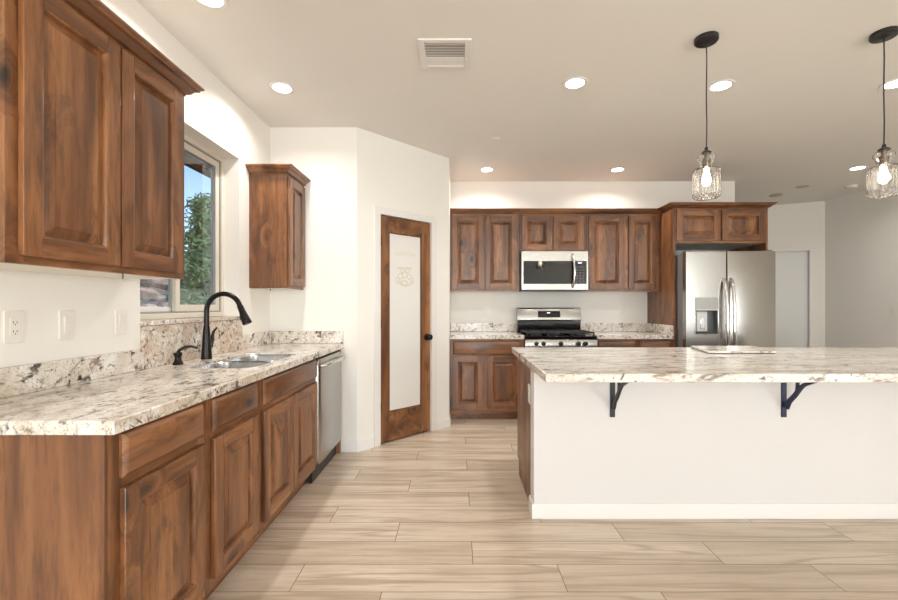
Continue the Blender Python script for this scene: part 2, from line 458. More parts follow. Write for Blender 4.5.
# hall door, set back in its opening
d = sthing('door_2', on_far(HD0, 0, 0)); mb = MB(on_far)
mb.box(HD0+.012, HD1-.012, .008, 2.03, -.115, -.075, .003); mb.build('door_panel', plain('grey_white_door_paint', (.74, .75, .73), .45), d)
mb = MB(on_far); mb.box(HD0, HD0+.012, 0, 2.04, -.16, .004).box(HD1-.012, HD1, 0, 2.04, -.16, .004).box(HD0, HD1, 2.03, 2.04, -.16, .004)
mb.build('jamb', M['trim'], d)
mb = MB(on_far); mb.lathe((HD1-.08, .93, -.075), [(.026, 0), (.026, .006), (.01, .01), (.01, .035), (.024, .042), (.028, .055), (.02, .068), (0, .07)]); mb.build('door_knob', M['bronze'], d)

# pantry door
d = sthing('door_1', on_diag(DS0, 0, 0), 'knotty wooden pantry door with a tall frosted glass panel')
N0, N1 = -.045, -.008
mb = MB(on_diag); g0, g1, gz0, gz1 = .337, .722, .268, 1.893
mb.box(DS0+.003, g0, .012, 2.03, N0, N1, .003, 0).box(g1, DS1-.003, .012, 2.03, N0, N1, .003, 0)
mb.box(g0, g1, .012, gz0, N0, N1, .002, 1).box(g0, g1, gz1, 2.03, N0, N1, .002, 1)
dp = mb.build('door_panel', [M['wz'], M['wx']], d)
mb = MB(on_diag)
for a, c, e, f in ((g0, g0+.012, gz0, gz1), (g1-.012, g1, gz0, gz1), (g0+.012, g1-.012, gz0, gz0+.012), (g0+.012, g1-.012, gz1-.012, gz1)):
    mb.box(a, c, e, f, -.040, -.014, .003)
mb.build('glazing_bead', M['wz'], dp)
gl = MB(on_diag).box(g0+.006, g1-.006, gz0+.006, gz1-.006, -.030, -.022).build('glass', M['frost'], dp)
gl['label'] = 'tall frosted glass panel with a faint etched drawing'
# etched word and basket of fruit on the glass
tc = bpy.data.curves.new('etched_word', 'FONT'); tc.body = 'PANTRY'; tc.size = .062; tc.align_x = 'CENTER'; tc.shear = .25
to = bpy.data.objects.new('etched_word', tc); COL.objects.link(to)
dg = bpy.context.evaluated_depsgraph_get(); me = bpy.data.meshes.new_from_object(to.evaluated_get(dg)); bpy.data.objects.remove(to)
etch = MB(on_diag); bb = bmesh.new(); bb.from_mesh(me); cu = (g0+g1)/2
for v in bb.verts:
    x, y = v.co.x, v.co.y; v.co = (cu+x, 1.690-.9*x*x*1.2+y, -.0217)
etch._merge(bb); etch.build('etched_word', M['etch'], dp, smooth=0)
bpy.data.meshes.remove(me)
etch = MB(on_diag)
def disc(u, v, ru, rv, hole=.72, a0=0, a1=2*pi):
    bq = bmesh.new(); n = 20; o_, i_ = [], []
    for k in range(n+1):
        a = a0+(a1-a0)*k/n
        o_.append(bq.verts.new((u+ru*cos(a), v+rv*sin(a), -.0217))); i_.append(bq.verts.new((u+ru*hole*cos(a), v+rv*hole*sin(a), -.0217)))
    for k in range(n): bq.faces.new((o_[k], o_[k+1], i_[k+1], i_[k]))
    etch._merge(bq)
for (u, v, a, c_) in ((-.055, 1.50, .032, .030), (-.005, 1.515, .036, .034), (.05, 1.50, .03, .028), (-.03, 1.555, .03, .028), (.028, 1.56, .034, .026), (.08, 1.465, .026, .03), (-.085, 1.46, .028, .034)):
    disc(cu+u, v, a, c_, .62)
disc(cu, 1.47, .09, .065, .8, pi, 2*pi); disc(cu-.01, 1.44, .05, .03, .5); disc(cu+.04, 1.58, .045, .012, .3); disc(cu-.06, 1.575, .04, .012, .3)
etch.build('etched_fruit_basket', M['etch'], dp, smooth=0)
mb = MB(on_diag); cw = .066
mb.box(DS0-cw, DS0, 0, DZ+cw, 0, .014, .004).box(DS1, DS1+cw, 0, DZ+cw, 0, .014, .004).box(DS0, DS1, DZ, DZ+cw, 0, .014, .004)
mb.build('casing', M['trim'], d)
mb = MB(on_diag); mb.box(DS0-.012, DS0, 0, DZ+.012, -.12, 0).box(DS1, DS1+.012, 0, DZ+.012, -.12, 0).box(DS0, DS1, DZ, DZ+.012, -.12, 0)
mb.build('jamb', M['trim'], d)
mb = MB(on_diag); mb.lathe((.779, .925, -.008), [(.032, 0), (.032, .006), (.024, .010), (.011, .012), (.011, .035), (.022, .040), (.029, .052), (.026, .064), (.012, .072), (0, .073)], n=28); mb.build('door_knob', M['bronze'], d)
for z in (1.80, 1.075, .34):
    mb = MB(on_diag); mb.lathe((DS0+.002, z-.045, .004), [(.009, 0), (.009, .09)], axis=(0, 1, 0), n=12).box(DS0, DS0+.022, z-.045, z+.045, -.0085, -.0062)
    mb.build('hinge', M['bronze'], d)

# kitchen window
w = sthing('window_1', (-1.70, WY0, WZ0)); L = on_left(0)
def ring(mb, u0, u1, v0, v1, wd, n0, n1, mat=0, bev=.003):
    mb.box(u0, u0+wd, v0, v1, n0, n1, bev, mat).box(u1-wd, u1, v0, v1, n0, n1, bev, mat)
    mb.box(u0+wd, u1-wd, v0, v0+wd, n0, n1, bev, mat).box(u0+wd, u1-wd, v1-wd, v1, n0, n1, bev, mat); return mb
ring(MB(L), WY0, WY1, WZ0, WZ1, .032, -1.765, -1.683).build('window_frame', M['almond'], w)
ring(MB(L), WY0+.032, WY1-.032, WZ0+.032, WZ1-.032, .008, -1.762, -1.690).build('window_track', M['grey_alu'], w)
MID = (WY0+WY1)/2
s_ = ring(MB(L), MID-.03, WY1-.040, WZ0+.040, WZ1-.040, .042, -1.722, -1.697).build('sliding_sash', M['almond'], w)
MB(L).box(MID+.008, WY1-.078, WZ0+.078, WZ1-.078, -1.712, -1.707).build('pane', M['pane'], s_)
s_ = ring(MB(L), WY0+.040, MID+.015, WZ0+.040, WZ1-.040, .030, -1.756, -1.730).build('fixed_sash', M['white_vinyl'], w)
MB(L).box(WY0+.066, MID-.011, WZ0+.066, WZ1-.066, -1.746, -1.741).build('pane', M['pane'], s_)
MB(L).box(MID-.012, MID+.010, WZ0+.5, WZ0+.58, -1.697, -1.688, .003).build('sash_latch', M['almond'], w)

# ------------------------------------------------------------------ cabinet parts
def raised_door(mp, u0, u1, v0, v1, grain_h, parent, name='door', st=.06, t=.02):
    mb = MB(mp)
    mb.box(u0, u0+st, v0, v1, 0, t, .0035, 0).box(u1-st, u1, v0, v1, 0, t, .0035, 0)
    mb.box(u0+st, u1-st, v0, v0+st, 0, t, .0012, 1).box(u0+st, u1-st, v1-st, v1, 0, t, .0012, 1)
    a, b_, c, d_ = u0+st, u1-st, v0+st, v1-st
    lp = []
    for ins, n in ((-.001, t-.001), (.004, t-.0025), (.008, t-.0105), (.009, t-.0165), (.014, t-.017), (.019, t-.0145), (.042, t-.0045), (.0425, t-.0015), (.050, t-.0015)):
        lp.append([(a+ins, c+ins, n), (b_-ins, c+ins, n), (b_-ins, d_-ins, n), (a+ins, d_-ins, n)])
    mb.loops(lp, 2)
    return mb.build(name, [M['wz'], grain_h, M['wz']], parent, smooth=25)
def slab_front(mp, u0, u1, v0, v1, grain_h, parent, name='drawer_front', t=.02):
    mb = MB(mp); lp = []
    for ins, n in ((0, 0), (0, t*.45), (.003, t*.62), (.012, t*.92), (.016, t)):
        lp.append([(u0+ins, v0+ins, n), (u1-ins, v0+ins, n), (u1-ins, v1-ins, n), (u0+ins, v1-ins, n)])
    mb.loops(lp, 0, True, True)
    return mb.build(name, grain_h, parent, smooth=25)
def carcass(mp, u0, u1, v0, v1, depth, parent, top=True):
    """open box with sides, back and bottom; mp n=0 is the front of the frame"""
    mb = MB(mp); f = -.02; k = -depth
    mb.box(u0+.001, u0+.018, v0, v1, k, f).box(u1-.018, u1-.001, v0, v1, k, f).box(u0+.018, u1-.018, v0, v0+.018, k, f).box(u0+.018, u1-.018, v0+.018, v1, k, k+.008)
    if top: mb.box(u0+.018, u1-.018, v1-.018, v1, k, f)
    return mb.build('carcass', M['wz'], parent, smooth=0)
def face_frame(mp, u0, u1, v0, v1, rails, grain_h, parent, sw=.038, mids=()):
    """rails: list of (v0,v1) of horizontal members"""
    mb = MB(mp)
    mb.box(u0+.0006, u0+sw, v0, v1, -.02, 0, .001, 0).box(u1-sw, u1-.0006, v0, v1, -.02, 0, .001, 0)
    for a, b_ in rails: mb.box(u0+sw, u1-sw, a, b_, -.02, -.0004, 0, 1)
    for a, b_, c, d_ in mids: mb.box(a, b_, c, d_, -.02, -.0008, 0, 0)
    return mb.build('face_frame', [M['wz'], grain_h], parent, smooth=0)

def base_cabinet(name, label, mp, grain, u0, u1, depth, drawers, doors, top=.873, kick=.108, group=None, base=None, dz=(.735, .862), vz=(.150, .707), end=None, name_dr='drawer_front'):
    t = thing(name, label, 'cabinet', base if base is not None else mp((u0+u1)/2, 0, -depth/2), group)
    carcass(mp, u0, u1, kick, top, depth, t, top=False)
    rails = [(kick, vz[0]+.012), (vz[1]-.012, dz[0]+.012), (dz[1]-.012, top)]
    mids = []
    if len(doors) > 1: mids = [(doors[0][1]-.014, doors[1][0]+.014, kick+.04, vz[1]-.01)]
    face_frame(mp, u0, u1, kick, top, rails, grain, t, sw=.052, mids=mids)
    MB(mp).box(u0+.001, u1-.001, .001, kick, -.09, -.075).build('toe_kick', grain, t, smooth=0)
    for a, c in drawers: slab_front(mp, a, c, dz[0], dz[1], grain, t, name_dr)
    for a, c in doors: raised_door(mp, a, c, vz[0], vz[1], grain, t)
    return t

LB = on_left(-.975)
ca = base_cabinet('base_cabinet', 'nearest wooden base cabinet of the sink run, its side panel facing the camera', LB, M['wy'], 1.2, 1.665, .595, [(1.240, 1.633)], [(1.240, 1.637)])
mb = MB(); mb.box(-1.571, -.978, 1.190, 1.1995, .002, .873, 0, 0).box(-.9985, -.9745, 1.1875, 1.1995, .002, .873, .001, 0)
ep = mb.build('end_panel', M['wz'], ca); ep['label'] = 'plain wide wooden side panel facing the camera'
base_cabinet('base_cabinet', 'narrow wooden base cabinet second from the near end, left of the sink doors', LB, M['wy'], 1.668, 2.108, .595, [(1.700, 2.074)], [(1.700, 2.074)])
base_cabinet('sink_base_cabinet', 'wooden sink cabinet with two doors under the double sink, beside the dishwasher', LB, M['wy'], 2.111, 2.962, .595, [(2.144, 2.944)], [(2.144, 2.522), (2.534, 2.944)], name_dr='false_drawer_front')

BB = on_back(4.58)
base_cabinet('base_cabinet', 'two-door wooden base cabinet left of the range, near the pantry door', BB, M['wx'], -.077, .712, .615, [(-.045, .675)], [(-.045, .281), (.323, .675)], vz=(.135, .690), dz=(.708, .855))
base_cabinet('base_cabinet', 'wooden base cabinet immediately right of the range', BB, M['wx'], 1.484, 1.925, .615, [(1.497, 1.905)], [(1.497, 1.905)], vz=(.135, .690), dz=(.708, .855))
base_cabinet('base_cabinet', 'narrow wooden base cabinet against the fridge side panel', BB, M['wx'], 1.928, 2.297, .615, [(1.948, 2.272)], [(1.948, 2.272)], vz=(.135, .690), dz=(.708, .855))

CROWN = [(.001, 0), (.004, 0), (.004, .008), (.010, .010), (.018, .014), (.030, .030), (.040, .036), (.046, .038), (.048, .046), (.056, .050), (.060, .053), (.060, .061), (.001, .061)]
def wall_cabinet(name, label, mp, grain, u0, u1, v0, v1, depth, doors, dz, group=None, sw=.055, mid=True, end_sides=()):
    t = thing(name, label, 'cabinet', mp((u0+u1)/2, v0, -depth/2), group)
    carcass(mp, u0, u1, v0, v1, depth, t)
    mids = [(doors[0][1]-.014, doors[1][0]+.014, v0+.03, v1-.03)] if len(doors) > 1 else []
    face_frame(mp, u0, u1, v0, v1, [(v0, dz[0]+.012), (dz[1]-.012, v1)], grain, t, sw=sw, mids=mids)
    for a, c in doors: raised_door(mp, a, c, dz[0], dz[1], grain, t)
    MB(mp).box(u0+.001, u1-.001, v0-.0002+.0, v0+.004, -depth, -.0215).build('bottom_panel', M['maple'], t, smooth=0)
    return t
LU = on_left(-1.29)
t = wall_cabinet('wall_cabinet', 'large two-door wooden wall cabinet at upper left, left of the window', LU, M['wy'], 1.225, 2.035, 1.357, 2.232, .283, [(1.261, 1.625), (1.634, 1.993)], (1.381, 2.212))
MB().sweep([(WL+.002, 1.225), (-1.29, 1.225), (-1.29, 2.035), (WL+.002, 2.035)], [(o, 2.224+z) for o, z in CROWN]).build('crown_molding', M['wy'], t)
t = wall_cabinet('wall_cabinet', 'small one-door wooden wall cabinet right of the window, in the corner', LU, M['wy'], 3.255, 3.612, 1.362, 2.232, .283, [(3.270, 3.598)], (1.384, 2.212))
MB().sweep([(WL+.002, 3.255), (-1.29, 3.255), (-1.29, 3.612)], [(o, 2.224+z) for o, z in CROWN]).build('crown_molding', M['wy'], t)
MB().tube([(-1.284, 1.652, 1.3575), (-1.284, 1.653, 1.347), (-1.284, 1.652, 1.335)], .0022, 6).build('wire_stub', M['black'], COL.objects['wall_cabinet'])
MB().tube([(-1.45, 3.34, 1.362), (-1.45, 3.34, 1.345)], .003, 6).build('wire_stub', M['bronze'], t)

BU = on_back(4.87)
wall_cabinet('wall_cabinet', 'tall two-door wooden wall cabinet left of the microwave', BU, M['wx'], -.077, .708, 1.393, 2.275, .325, [(-.056, .304), (.318, .677)], (1.415, 2.240), sw=.06)
wall_cabinet('wall_cabinet', 'short two-door wooden wall cabinet directly above the microwave', BU, M['wx'], .710, 1.466, 1.838, 2.275, .325, [(.733, 1.072), (1.088, 1.432)], (1.856, 2.240), sw=.06)
wall_cabinet('wall_cabinet', 'tall two-door wooden wall cabinet right of the microwave', BU, M['wx'], 1.468, 2.297, 1.393, 2.275, .325, [(1.489, 1.889), (1.940, 2.250)], (1.415, 2.240), sw=.06)
BF = on_back(4.58)
t = wall_cabinet('fridge_cabinet', 'deep wooden cabinet over the refrigerator with tall side panels', BF, M['wx'], 2.320, 3.290, 1.895, 2.275, .61, [(2.337, 2.795), (2.815, 3.272)], (1.918, 2.245), sw=.04)
MB().box(2.300, 2.3195, 4.60, 5.196, .002, 2.275, .001).box(2.300, 2.326, 4.578, 4.60, .002, 2.275, .001).build('side_panel', M['wzd'], t)
MB().box(3.2905, 3.310, 4.60, 5.196, .002, 2.275, .001).box(3.286, 3.310, 4.578, 4.60, .002, 2.275, .001).build('side_panel', M['wzd'], t)
o = MB().sweep([(-.078, 4.87), (2.30, 4.87), (2.30, 4.578), (3.31, 4.578), (3.31, 5.197)], [(o_, 2.262+z*.9) for o_, z in CROWN]).build('crown_molding', M['wx'], origin=(1.2, 4.87, 2.262))
tag(o, 'long brown crown moulding capping the back wall cabinets and fridge cabinet', 'trim')

# ------------------------------------------------------------------ stone
SX0, SX1, SY0, SY1 = -1.400, -1.040, 2.175, 2.865
mb = MB(); mb.holed([(WL+.002, 1.187), (-.948, 1.187), (-.948, 3.618), (WL+.002, 3.618)], [rrect(SX0, SX1, SY0, SY1, .085)], .874, .915)
o = mb.build('countertop', M['gran_left'], origin=(-1.26, 2.4, .874), smooth=30)
bv = o.modifiers.new('bevel', 'BEVEL'); bv.width = .004; bv.segments = 2; bv.limit_method = 'ANGLE'
tag(o, 'speckled cream granite worktop of the sink run along the left wall', 'countertop')
def stone(name, label, m, x0, x1, y0, y1, z0, z1, cat='backsplash'):
    o = MB().box(x0, x1, y0, y1, z0, z1, .0025).build(name, m, origin=((x0+x1)/2, (y0+y1)/2, z0)); return tag(o, label, cat)
stone('backsplash', 'low granite upstand below the outlets on the left wall', M['gran_low'], WL+.001, WL+.021, 1.187, WY0-.001, .9155, 1.018)
stone('backsplash', 'short low granite upstand under the small corner wall cabinet', M['gran_low'], WL+.001, WL+.021, WY1+.001, 3.596, .9155, 1.018)
stone('backsplash', 'granite upstand across the end wall beside the dishwasher', M['gran_back'], WL+.023, -.955, 3.598, 3.6185, .9155, 1.016)
mb = MB().box(WL+.001, WL+.023, WY0, WY1, .9155, 1.130, .002)
sp = mb.build('backsplash', M['gran_splash'], origin=(WL, MID, .9155)); tag(sp, 'tall golden-brown granite backsplash behind the faucet under the window', 'backsplash')
o = MB().box(-1.682, WL+.026, WY0+.001, WY1-.001, 1.131, 1.154, .003).build('window_sill', M['gran_splash'], origin=(-1.63, MID, 1.131)); tag(o, 'thin granite sill along the bottom of the kitchen window', 'sill')
stone('countertop', 'short granite worktop left of the range', M['gran_back'], -.077, .713, 4.55, 5.198, .874, .915, 'countertop')
stone('countertop', 'short granite worktop between range and refrigerator', M['gran_back'], 1.483, 2.298, 4.55, 5.198, .874, .915, 'countertop')
stone('backsplash', 'low speckled granite upstand left of the range', M['gran_back'], -.077, .713, 5.178, 5.198, .9155, 1.018)
stone('backsplash', 'low speckled granite upstand right of the range on the back wall', M['gran_back'], 1.483, 2.276, 5.178, 5.198, .9155, 1.018)
stone('backsplash', 'granite upstand on the wooden fridge side panel', M['gran_back'], 2.278, 2.298, 4.56, 5.198, .9155, 1.018)

# sink
t = thing('kitchen_sink', 'double-bowl stainless steel sink set into the left granite worktop', 'sink', ((SX0+SX1)/2, (SY0+SY1)/2, .65))
for y0, y1 in ((SY0+.002, 2.512), (2.526, SY1-.002)):
    x0, x1 = SX0+.002, SX1-.002
    lp = []
    for ins, z, r in ((0, .880, .080), (0, .903, .080), (.003, .905, .078), (.008, .900, .076), (.014, .74, .07), (.035, .712, .06), (.075, .706, .03)):
        lp.append([(x, y, z) for x, y in rrect(x0+ins, x1-ins, y0+ins, y1-ins, max(r, .02))])
    bw = MB().loops(lp, 0).build('bowl', M['steel_sink'], t)
    MB().lathe(((x0+x1)/2, (y0+y1)/2, .7065), [(.042, 0), (.042, .003), (.034, .004), (.030, .001), (0, .001)], n=24).build('drain', M['chrome'], bw)

# faucet
FX, FY, FZ = -1.485, 2.55, .915
t = thing('faucet', 'tall dark bronze gooseneck faucet behind the sink', 'faucet', (FX, FY, FZ))
MB().lathe((FX, FY, FZ), [(.030, 0), (.031, .004), (.029, .012), (.027, .05), (.0235, .11), (.019, .17), (.0155, .20), (0, .201)], n=28).build('base', M['bronze'], t)
R = .101; zc = FZ+.285; pts = [(FX, FY, FZ+.19), (FX, FY, FZ+.24)]
for k in range(0, 17): a = pi-(pi*.90)*k/16; pts.append((FX+R+R*cos(a), FY, zc+R*sin(a)))
MB().tube(pts, .0145, 16).build('gooseneck', M['bronze'], t)
e = Vector(pts[-1]); dr = (Vector(pts[-1])-Vector(pts[-2])).normalized()
MB().tube([e, e+dr*.012, e+dr*.03, e+dr*.06, e+dr*.098, e+dr*.112, e+dr*.118], [.0165, .0175, .018, .021, .026, .027, .024], 18).build('spray_head', M['bronze'], t)
MB().box(-.006, .006, -.005, .005, -.022, .022, .003).build('spray_button', M['black'], t).matrix_local = Matrix.Translation(e+dr*.06+Vector((dr.z*.020, 0, dr.x*-.020))-Vector((FX, FY, FZ)))
sb = COL.objects['spray_button']
for v in sb.data.vertices: v.co += Vector((FX, FY, FZ))   # mesh was stored relative to the base
mb = MB().lathe((FX, FY+.018, FZ+.075), [(.016, 0), (.018, .006), (.018, .022), (.014, .030), (0, .031)], axis=(0, 1, 0), n=20)
hb = mb.build('handle_hub', M['bronze'], t)
MB().tube([(FX+.004, FY+.044, FZ+.082), (FX+.006, FY+.048, FZ+.12), (FX+.012, FY+.052, FZ+.16), (FX+.030, FY+.060, FZ+.185)], [.011, .010, .008, .005], 12).build('lever', M['bronze'], hb)
# soap dispenser
PX, PY = -1.50, 2.312
t = thing('soap_dispenser', 'short dark bronze soap pump left of the faucet', 'soap dispenser', (PX, PY, FZ))
MB().lathe((PX, PY, FZ), [(.025, 0), (.026, .006), (.022, .014), (.017, .022), (.015, .038), (.019, .048), (.021, .056), (.021, .064), (.012, .067), (0, .067)], n=24).build('pump_body', M['bronze'], t)
MB().tube([(PX, PY, FZ+.066), (PX+.006, PY, FZ+.076), (PX+.03, PY+.012, FZ+.092), (PX+.06, PY+.02, FZ+.096), (PX+.088, PY+.03, FZ+.085)], [.008, .009, .009, .007, .006], 12).build('nozzle', M['bronze'], t)

# ------------------------------------------------------------------ dishwasher
t = thing('dishwasher', 'stainless steel dishwasher at the far end of the sink run', 'dishwasher', (-1.26, 3.27, 0)); DY0, DY1 = 2.972, 3.566
MB().box(-1.55, -.99, DY0+.004, DY1-.004, .10, .868).build('body', M['black'], t, smooth=0)
mb = MB(on_left(-.988)); lp = []
for ins, n in ((0, 0), (0, .022), (.004, .028), (.02, .034), (.05, .036)):
    lp.append([(x, y, n) for x, y in rrect(DY0+ins, DY1-ins, .118+ins, .858-ins, .05-ins*.4, 6)])
mb.loops(lp, 0, True, True); dr_ = mb.build('door', M['steel_z'], t)
MB().tube([(-.955, DY0+.045, .808), (-.925, DY0+.055, .812), (-.908, DY0+.12, .814), (-.902, (DY0+DY1)/2, .815), (-.908, DY1-.12, .814), (-.925, DY1-.055, .812), (-.955, DY1-.045, .808)], .0105, 12).build('handle', M['chrome'], dr_)
MB().box(-1.02, -1.002, DY0, DY1, .002, .112).build('toe_kick', M['black'], t, smooth=0)
MB().box(-1.0, -.976, 3.570, 3.617, .002, .873).build('filler_strip', M['wz'], t, smooth=0)

# ------------------------------------------------------------------ range
RX0, RX1, RF = .717, 1.479, 4.540
t = thing('gas_range', 'stainless steel gas range with black cooktop between the back cabinets', 'stove', (1.098, 4.86, 0))
MB().box(RX0, RX1, RF+.03, 5.165, .03, .885).build('body', M['fridge_side'], t, smooth=0)
MB().box(RX0+.002, RX1-.002, RF, 5.04, .870, .906, .006).build('cooktop', M['black_gloss'], t)
mb = MB(); mb.prism([(4.575, .775), (4.518, .790), (4.530, .869), (4.575, .869)], RX0, RX1, bev=.002)
for v in mb.bm.verts: y, z, x = v.co; v.co = (x, y, z)
bmesh.ops.recalc_face_normals(mb.bm, faces=mb.bm.faces)
cp = mb.build('control_panel', M['steel_x'], t)
for x in (.835, .910, 1.093, 1.278, 1.352):
    k = MB().lathe((x, 4.522, .826), [(.024, 0), (.024, .006), (.0195, .010), (.018, .034), (.014, .037), (0, .037)], axis=(0, -1, .15), n=24)
    k.box(x-.004, x+.004, 4.480, 4.490, .810, .848, .002).build('knob', M['black'], cp)
od = MB().box(RX0+.004, RX1-.004, RF-.012, RF+.03, .22, .768, .006).build('oven_door', M['steel_x'], t)
MB().box(RX0+.12, RX1-.12, RF-.0135, RF-.011, .33, .62).build('oven_window', M['black_gloss'], od)
MB().tube([(RX0+.06, RF-.012, .715), (RX0+.065, RF-.045, .72), (RX0+.12, RF-.055, .72), (RX1-.12, RF-.055, .72), (RX1-.065, RF-.045, .72), (RX1-.06, RF-.012, .715)], .011, 12).build('oven_handle', M['chrome'], od)
MB().box(RX0+.004, RX1-.004, RF-.008, RF+.03, .06, .212, .006).build('storage_drawer', M['steel_x'], t)
bx = [(x, y) for x in (.86, 1.34) for y in (4.66, 4.90)]+[(1.098, 4.78)]
for x, y in bx:
    bu = MB().lathe((x, y, .9062), [(.055, 0), (.055, .006), (.042, .010), (.040, .016)], n=28).build('burner', M['iron'], t)
    MB().lathe((x, y, .9225), [(.036, 0), (.038, .004), (.034, .009), (0, .010)], n=28).build('burner_cap', M['black'], bu)
for gx0, gx1 in ((RX0+.02, .968), (.972, 1.224), (1.228, RX1-.02)):
    g = MB(); y0, y1, z0, z1 = 4.560, 5.015, .934, .948
    g.box(gx0, gx0+.014, y0, y1, z0, z1, .003).box(gx1-.014, gx1, y0, y1, z0, z1, .003).box(gx0, gx1, y0, y0+.014, z0, z1, .003).box(gx0, gx1, y1-.014, y1, z0, z1, .003)
    cx = (gx0+gx1)/2
    g.box(cx-.006, cx+.006, y0, y1, z0, z1, .003)
    for yy in (4.66, 4.78, 4.90): g.box(gx0, gx1, yy-.006, yy+.006, z0, z1, .003)
    for fx in (gx0, gx1-.014):
        for fy in (y0, y1-.014): g.box(fx, fx+.014, fy, fy+.014, .9063, z0+.003, .002)
    g.build('grate', M['iron'], t)
mb = MB(); mb.box(RX0+.001, RX1-.016, 5.085, 5.165, .885, 1.055, .003); mb.build('backguard_riser', M['black_gloss'], t)
bgp = MB(); bgp.prism([(5.165, 1.048), (5.068, 1.048), (5.060, 1.062), (5.085, 1.190), (5.100, 1.203), (5.165, 1.203)], RX0-.009, RX1-.016, bev=.002)
for v in bgp.bm.verts: y, z, x = v.co; v.co = (x, y, z)
bmesh.ops.recalc_face_normals(bgp.bm, faces=bgp.bm.faces)
bg = bgp.build('backguard', M['steel_x'], t)
# tilted display on the guard
def on_guard(u, v, n): return Vector((u, 5.0605+v*.1917-n*.982, 1.062+v*.982+n*.19))
dpn = MB(on_guard).box(.955, 1.217, .028, .104, 0, .0022, .0008).build('display_panel', M['black_gloss'], bg)
MB(on_guard).box(1.062, 1.098, .076, .088, .0022, .0026).build('clock_digits', M['display'], dpn)
for i in range(5):
    for j in range(2):
        for sx in (.975, 1.125): MB(on_guard).box(sx+i*.016, sx+i*.016+.009, .042+j*.022, .048+j*.022, .0022, .0025).build('button', M['button'], dpn, smooth=0)

# ------------------------------------------------------------------ microwave
t = thing('microwave', 'stainless steel over-range microwave with black glass door', 'microwave', (1.09, 4.99, 1.395)); MX0, MX1, MF = .722, 1.464, 4.825
MB().box(MX0, MX1, MF, 5.196, 1.405, 1.834, .003).build('body', M['fridge_side'], t)
BM_ = on_back(MF)
dr_ = MB(BM_).holed([(MX0, 1.407), (MX1, 1.407), (MX1, 1.834), (MX0, 1.834)], [[(.742, 1.470), (1.448, 1.470), (1.448, 1.727), (.742, 1.727)]], .0005, .024).build('door', M['steel_x'], t)
MB(BM_).box(.742, 1.262, 1.470, 1.727, .001, .0235, .001).build('window', M['black_gloss'], dr_)
MB(BM_).box(1.266, 1.448, 1.470, 1.727, .001, .0235, .001).build('control_panel', M['black_gloss'], t)
cpn = [c for c in t.children if c.name.startswith('control_panel')][0]
MB(BM_).box(1.352, 1.392, 1.700, 1.713, .0235, .0240).build('clock_digits', M['display'], cpn, smooth=0)
for i in range(3):
    for j in range(6): MB(BM_).box(1.325+i*.038, 1.347+i*.038, 1.492+j*.032, 1.506+j*.032, .0235, .0238).build('button', M['button'], cpn, smooth=0)
MB(BM_).tube([(1.290, 1.436, .020), (1.292, 1.450, .045), (1.300, 1.53, .066), (1.302, 1.62, .070), (1.298, 1.71, .064), (1.290, 1.785, .045), (1.288, 1.80, .020)], .0125, 12).build('handle', M['chrome'], dr_)
MB().box(MX0+.01, MX1-.01, MF+.005, 5.19, 1.394, 1.405).build('bottom_grille', M['black'], t, smooth=0)

# ------------------------------------------------------------------ refrigerator
t = thing('refrigerator', 'stainless steel side-by-side refrigerator with ice and water dispenser', 'refrigerator', (2.79, 4.8, 0)); FF = 4.375
MB().box(2.345, 3.232, 4.452, 5.15, .02, 1.765, .004).build('body', M['fridge_side'], t)
MB().box(2.36, 3.22, 4.44, 4.60, .002, .055).build('base_grille', M['black'], t, smooth=0)
BFR = on_back(4.445)
ld_ = MB(BFR).holed([(2.331, .06), (2.744, .06), (2.744, 1.785), (2.331, 1.785)], [[(2.425, .945), (2.655, .945), (2.655, 1.185), (2.425, 1.185)]], 0, .070)
ld_ = ld_.build('freezer_door', M['steel_x'], t); bv = ld_.modifiers.new('bevel', 'BEVEL'); bv.width = .008; bv.segments = 3; bv.limit_method = 'ANGLE'; bv.angle_limit = radians(60)
rd_ = MB(BFR).box(2.752, 3.245, .06, 1.785, 0, .070, .008, seg=3).build('fridge_door', M['steel_x'], t)
for x, par in ((2.712, ld_), (2.784, rd_)):
    MB(BFR).tube([(x, .50, .066), (x, .53, .095), (x, .62, .118), (x, .80, .132), (x, 1.00, .137), (x, 1.20, .132), (x, 1.38, .118), (x, 1.47, .095), (x, 1.50, .066)], .0165, 14).build('handle', M['chrome'], par)
ds = MB(BFR).box(2.425, 2.655, .945, 1.185, .004, .012).box(2.425, 2.432, .945, 1.185, .012, .070).box(2.648, 2.655, .945, 1.185, .012, .070).box(2.432, 2.648, 1.178, 1.185, .012, .070).box(2.432, 2.648, .945, .952, .012, .070)
ds = ds.build('dispenser_niche', plain('dark_niche_plastic', (.10, .105, .11), .35), ld_, smooth=0)
MB(BFR).box(2.423, 2.657, 1.188, 1.312, .0703, .0745, .002).build('dispenser_controls', M['disp_grey'], ld_)
MB(BFR).box(2.45, 2.56, .965, 1.170, .020, .050, .006).build('ice_chute', M['disp_light'], ds)
MB(BFR).box(2.485, 2.53, .99, 1.11, .050, .058, .004).build('paddle', M['chrome'], ds)
MB(BFR).box(2.44, 2.64, .952, .958, .015, .072, .001).build('drip_tray', M['black'], ds)
ring(MB(BFR), 2.416, 2.664, .930, 1.190, .010, .070, .0735, bev=.0012).build('dispenser_bezel', M['chrome'], ld_)
for x in (2.40, 3.18): MB().box(x, x+.05, 4.40, 4.50, 1.765 if False else 1.7655, 1.80, .006).build('hinge_cover', M['fridge_side'], t)

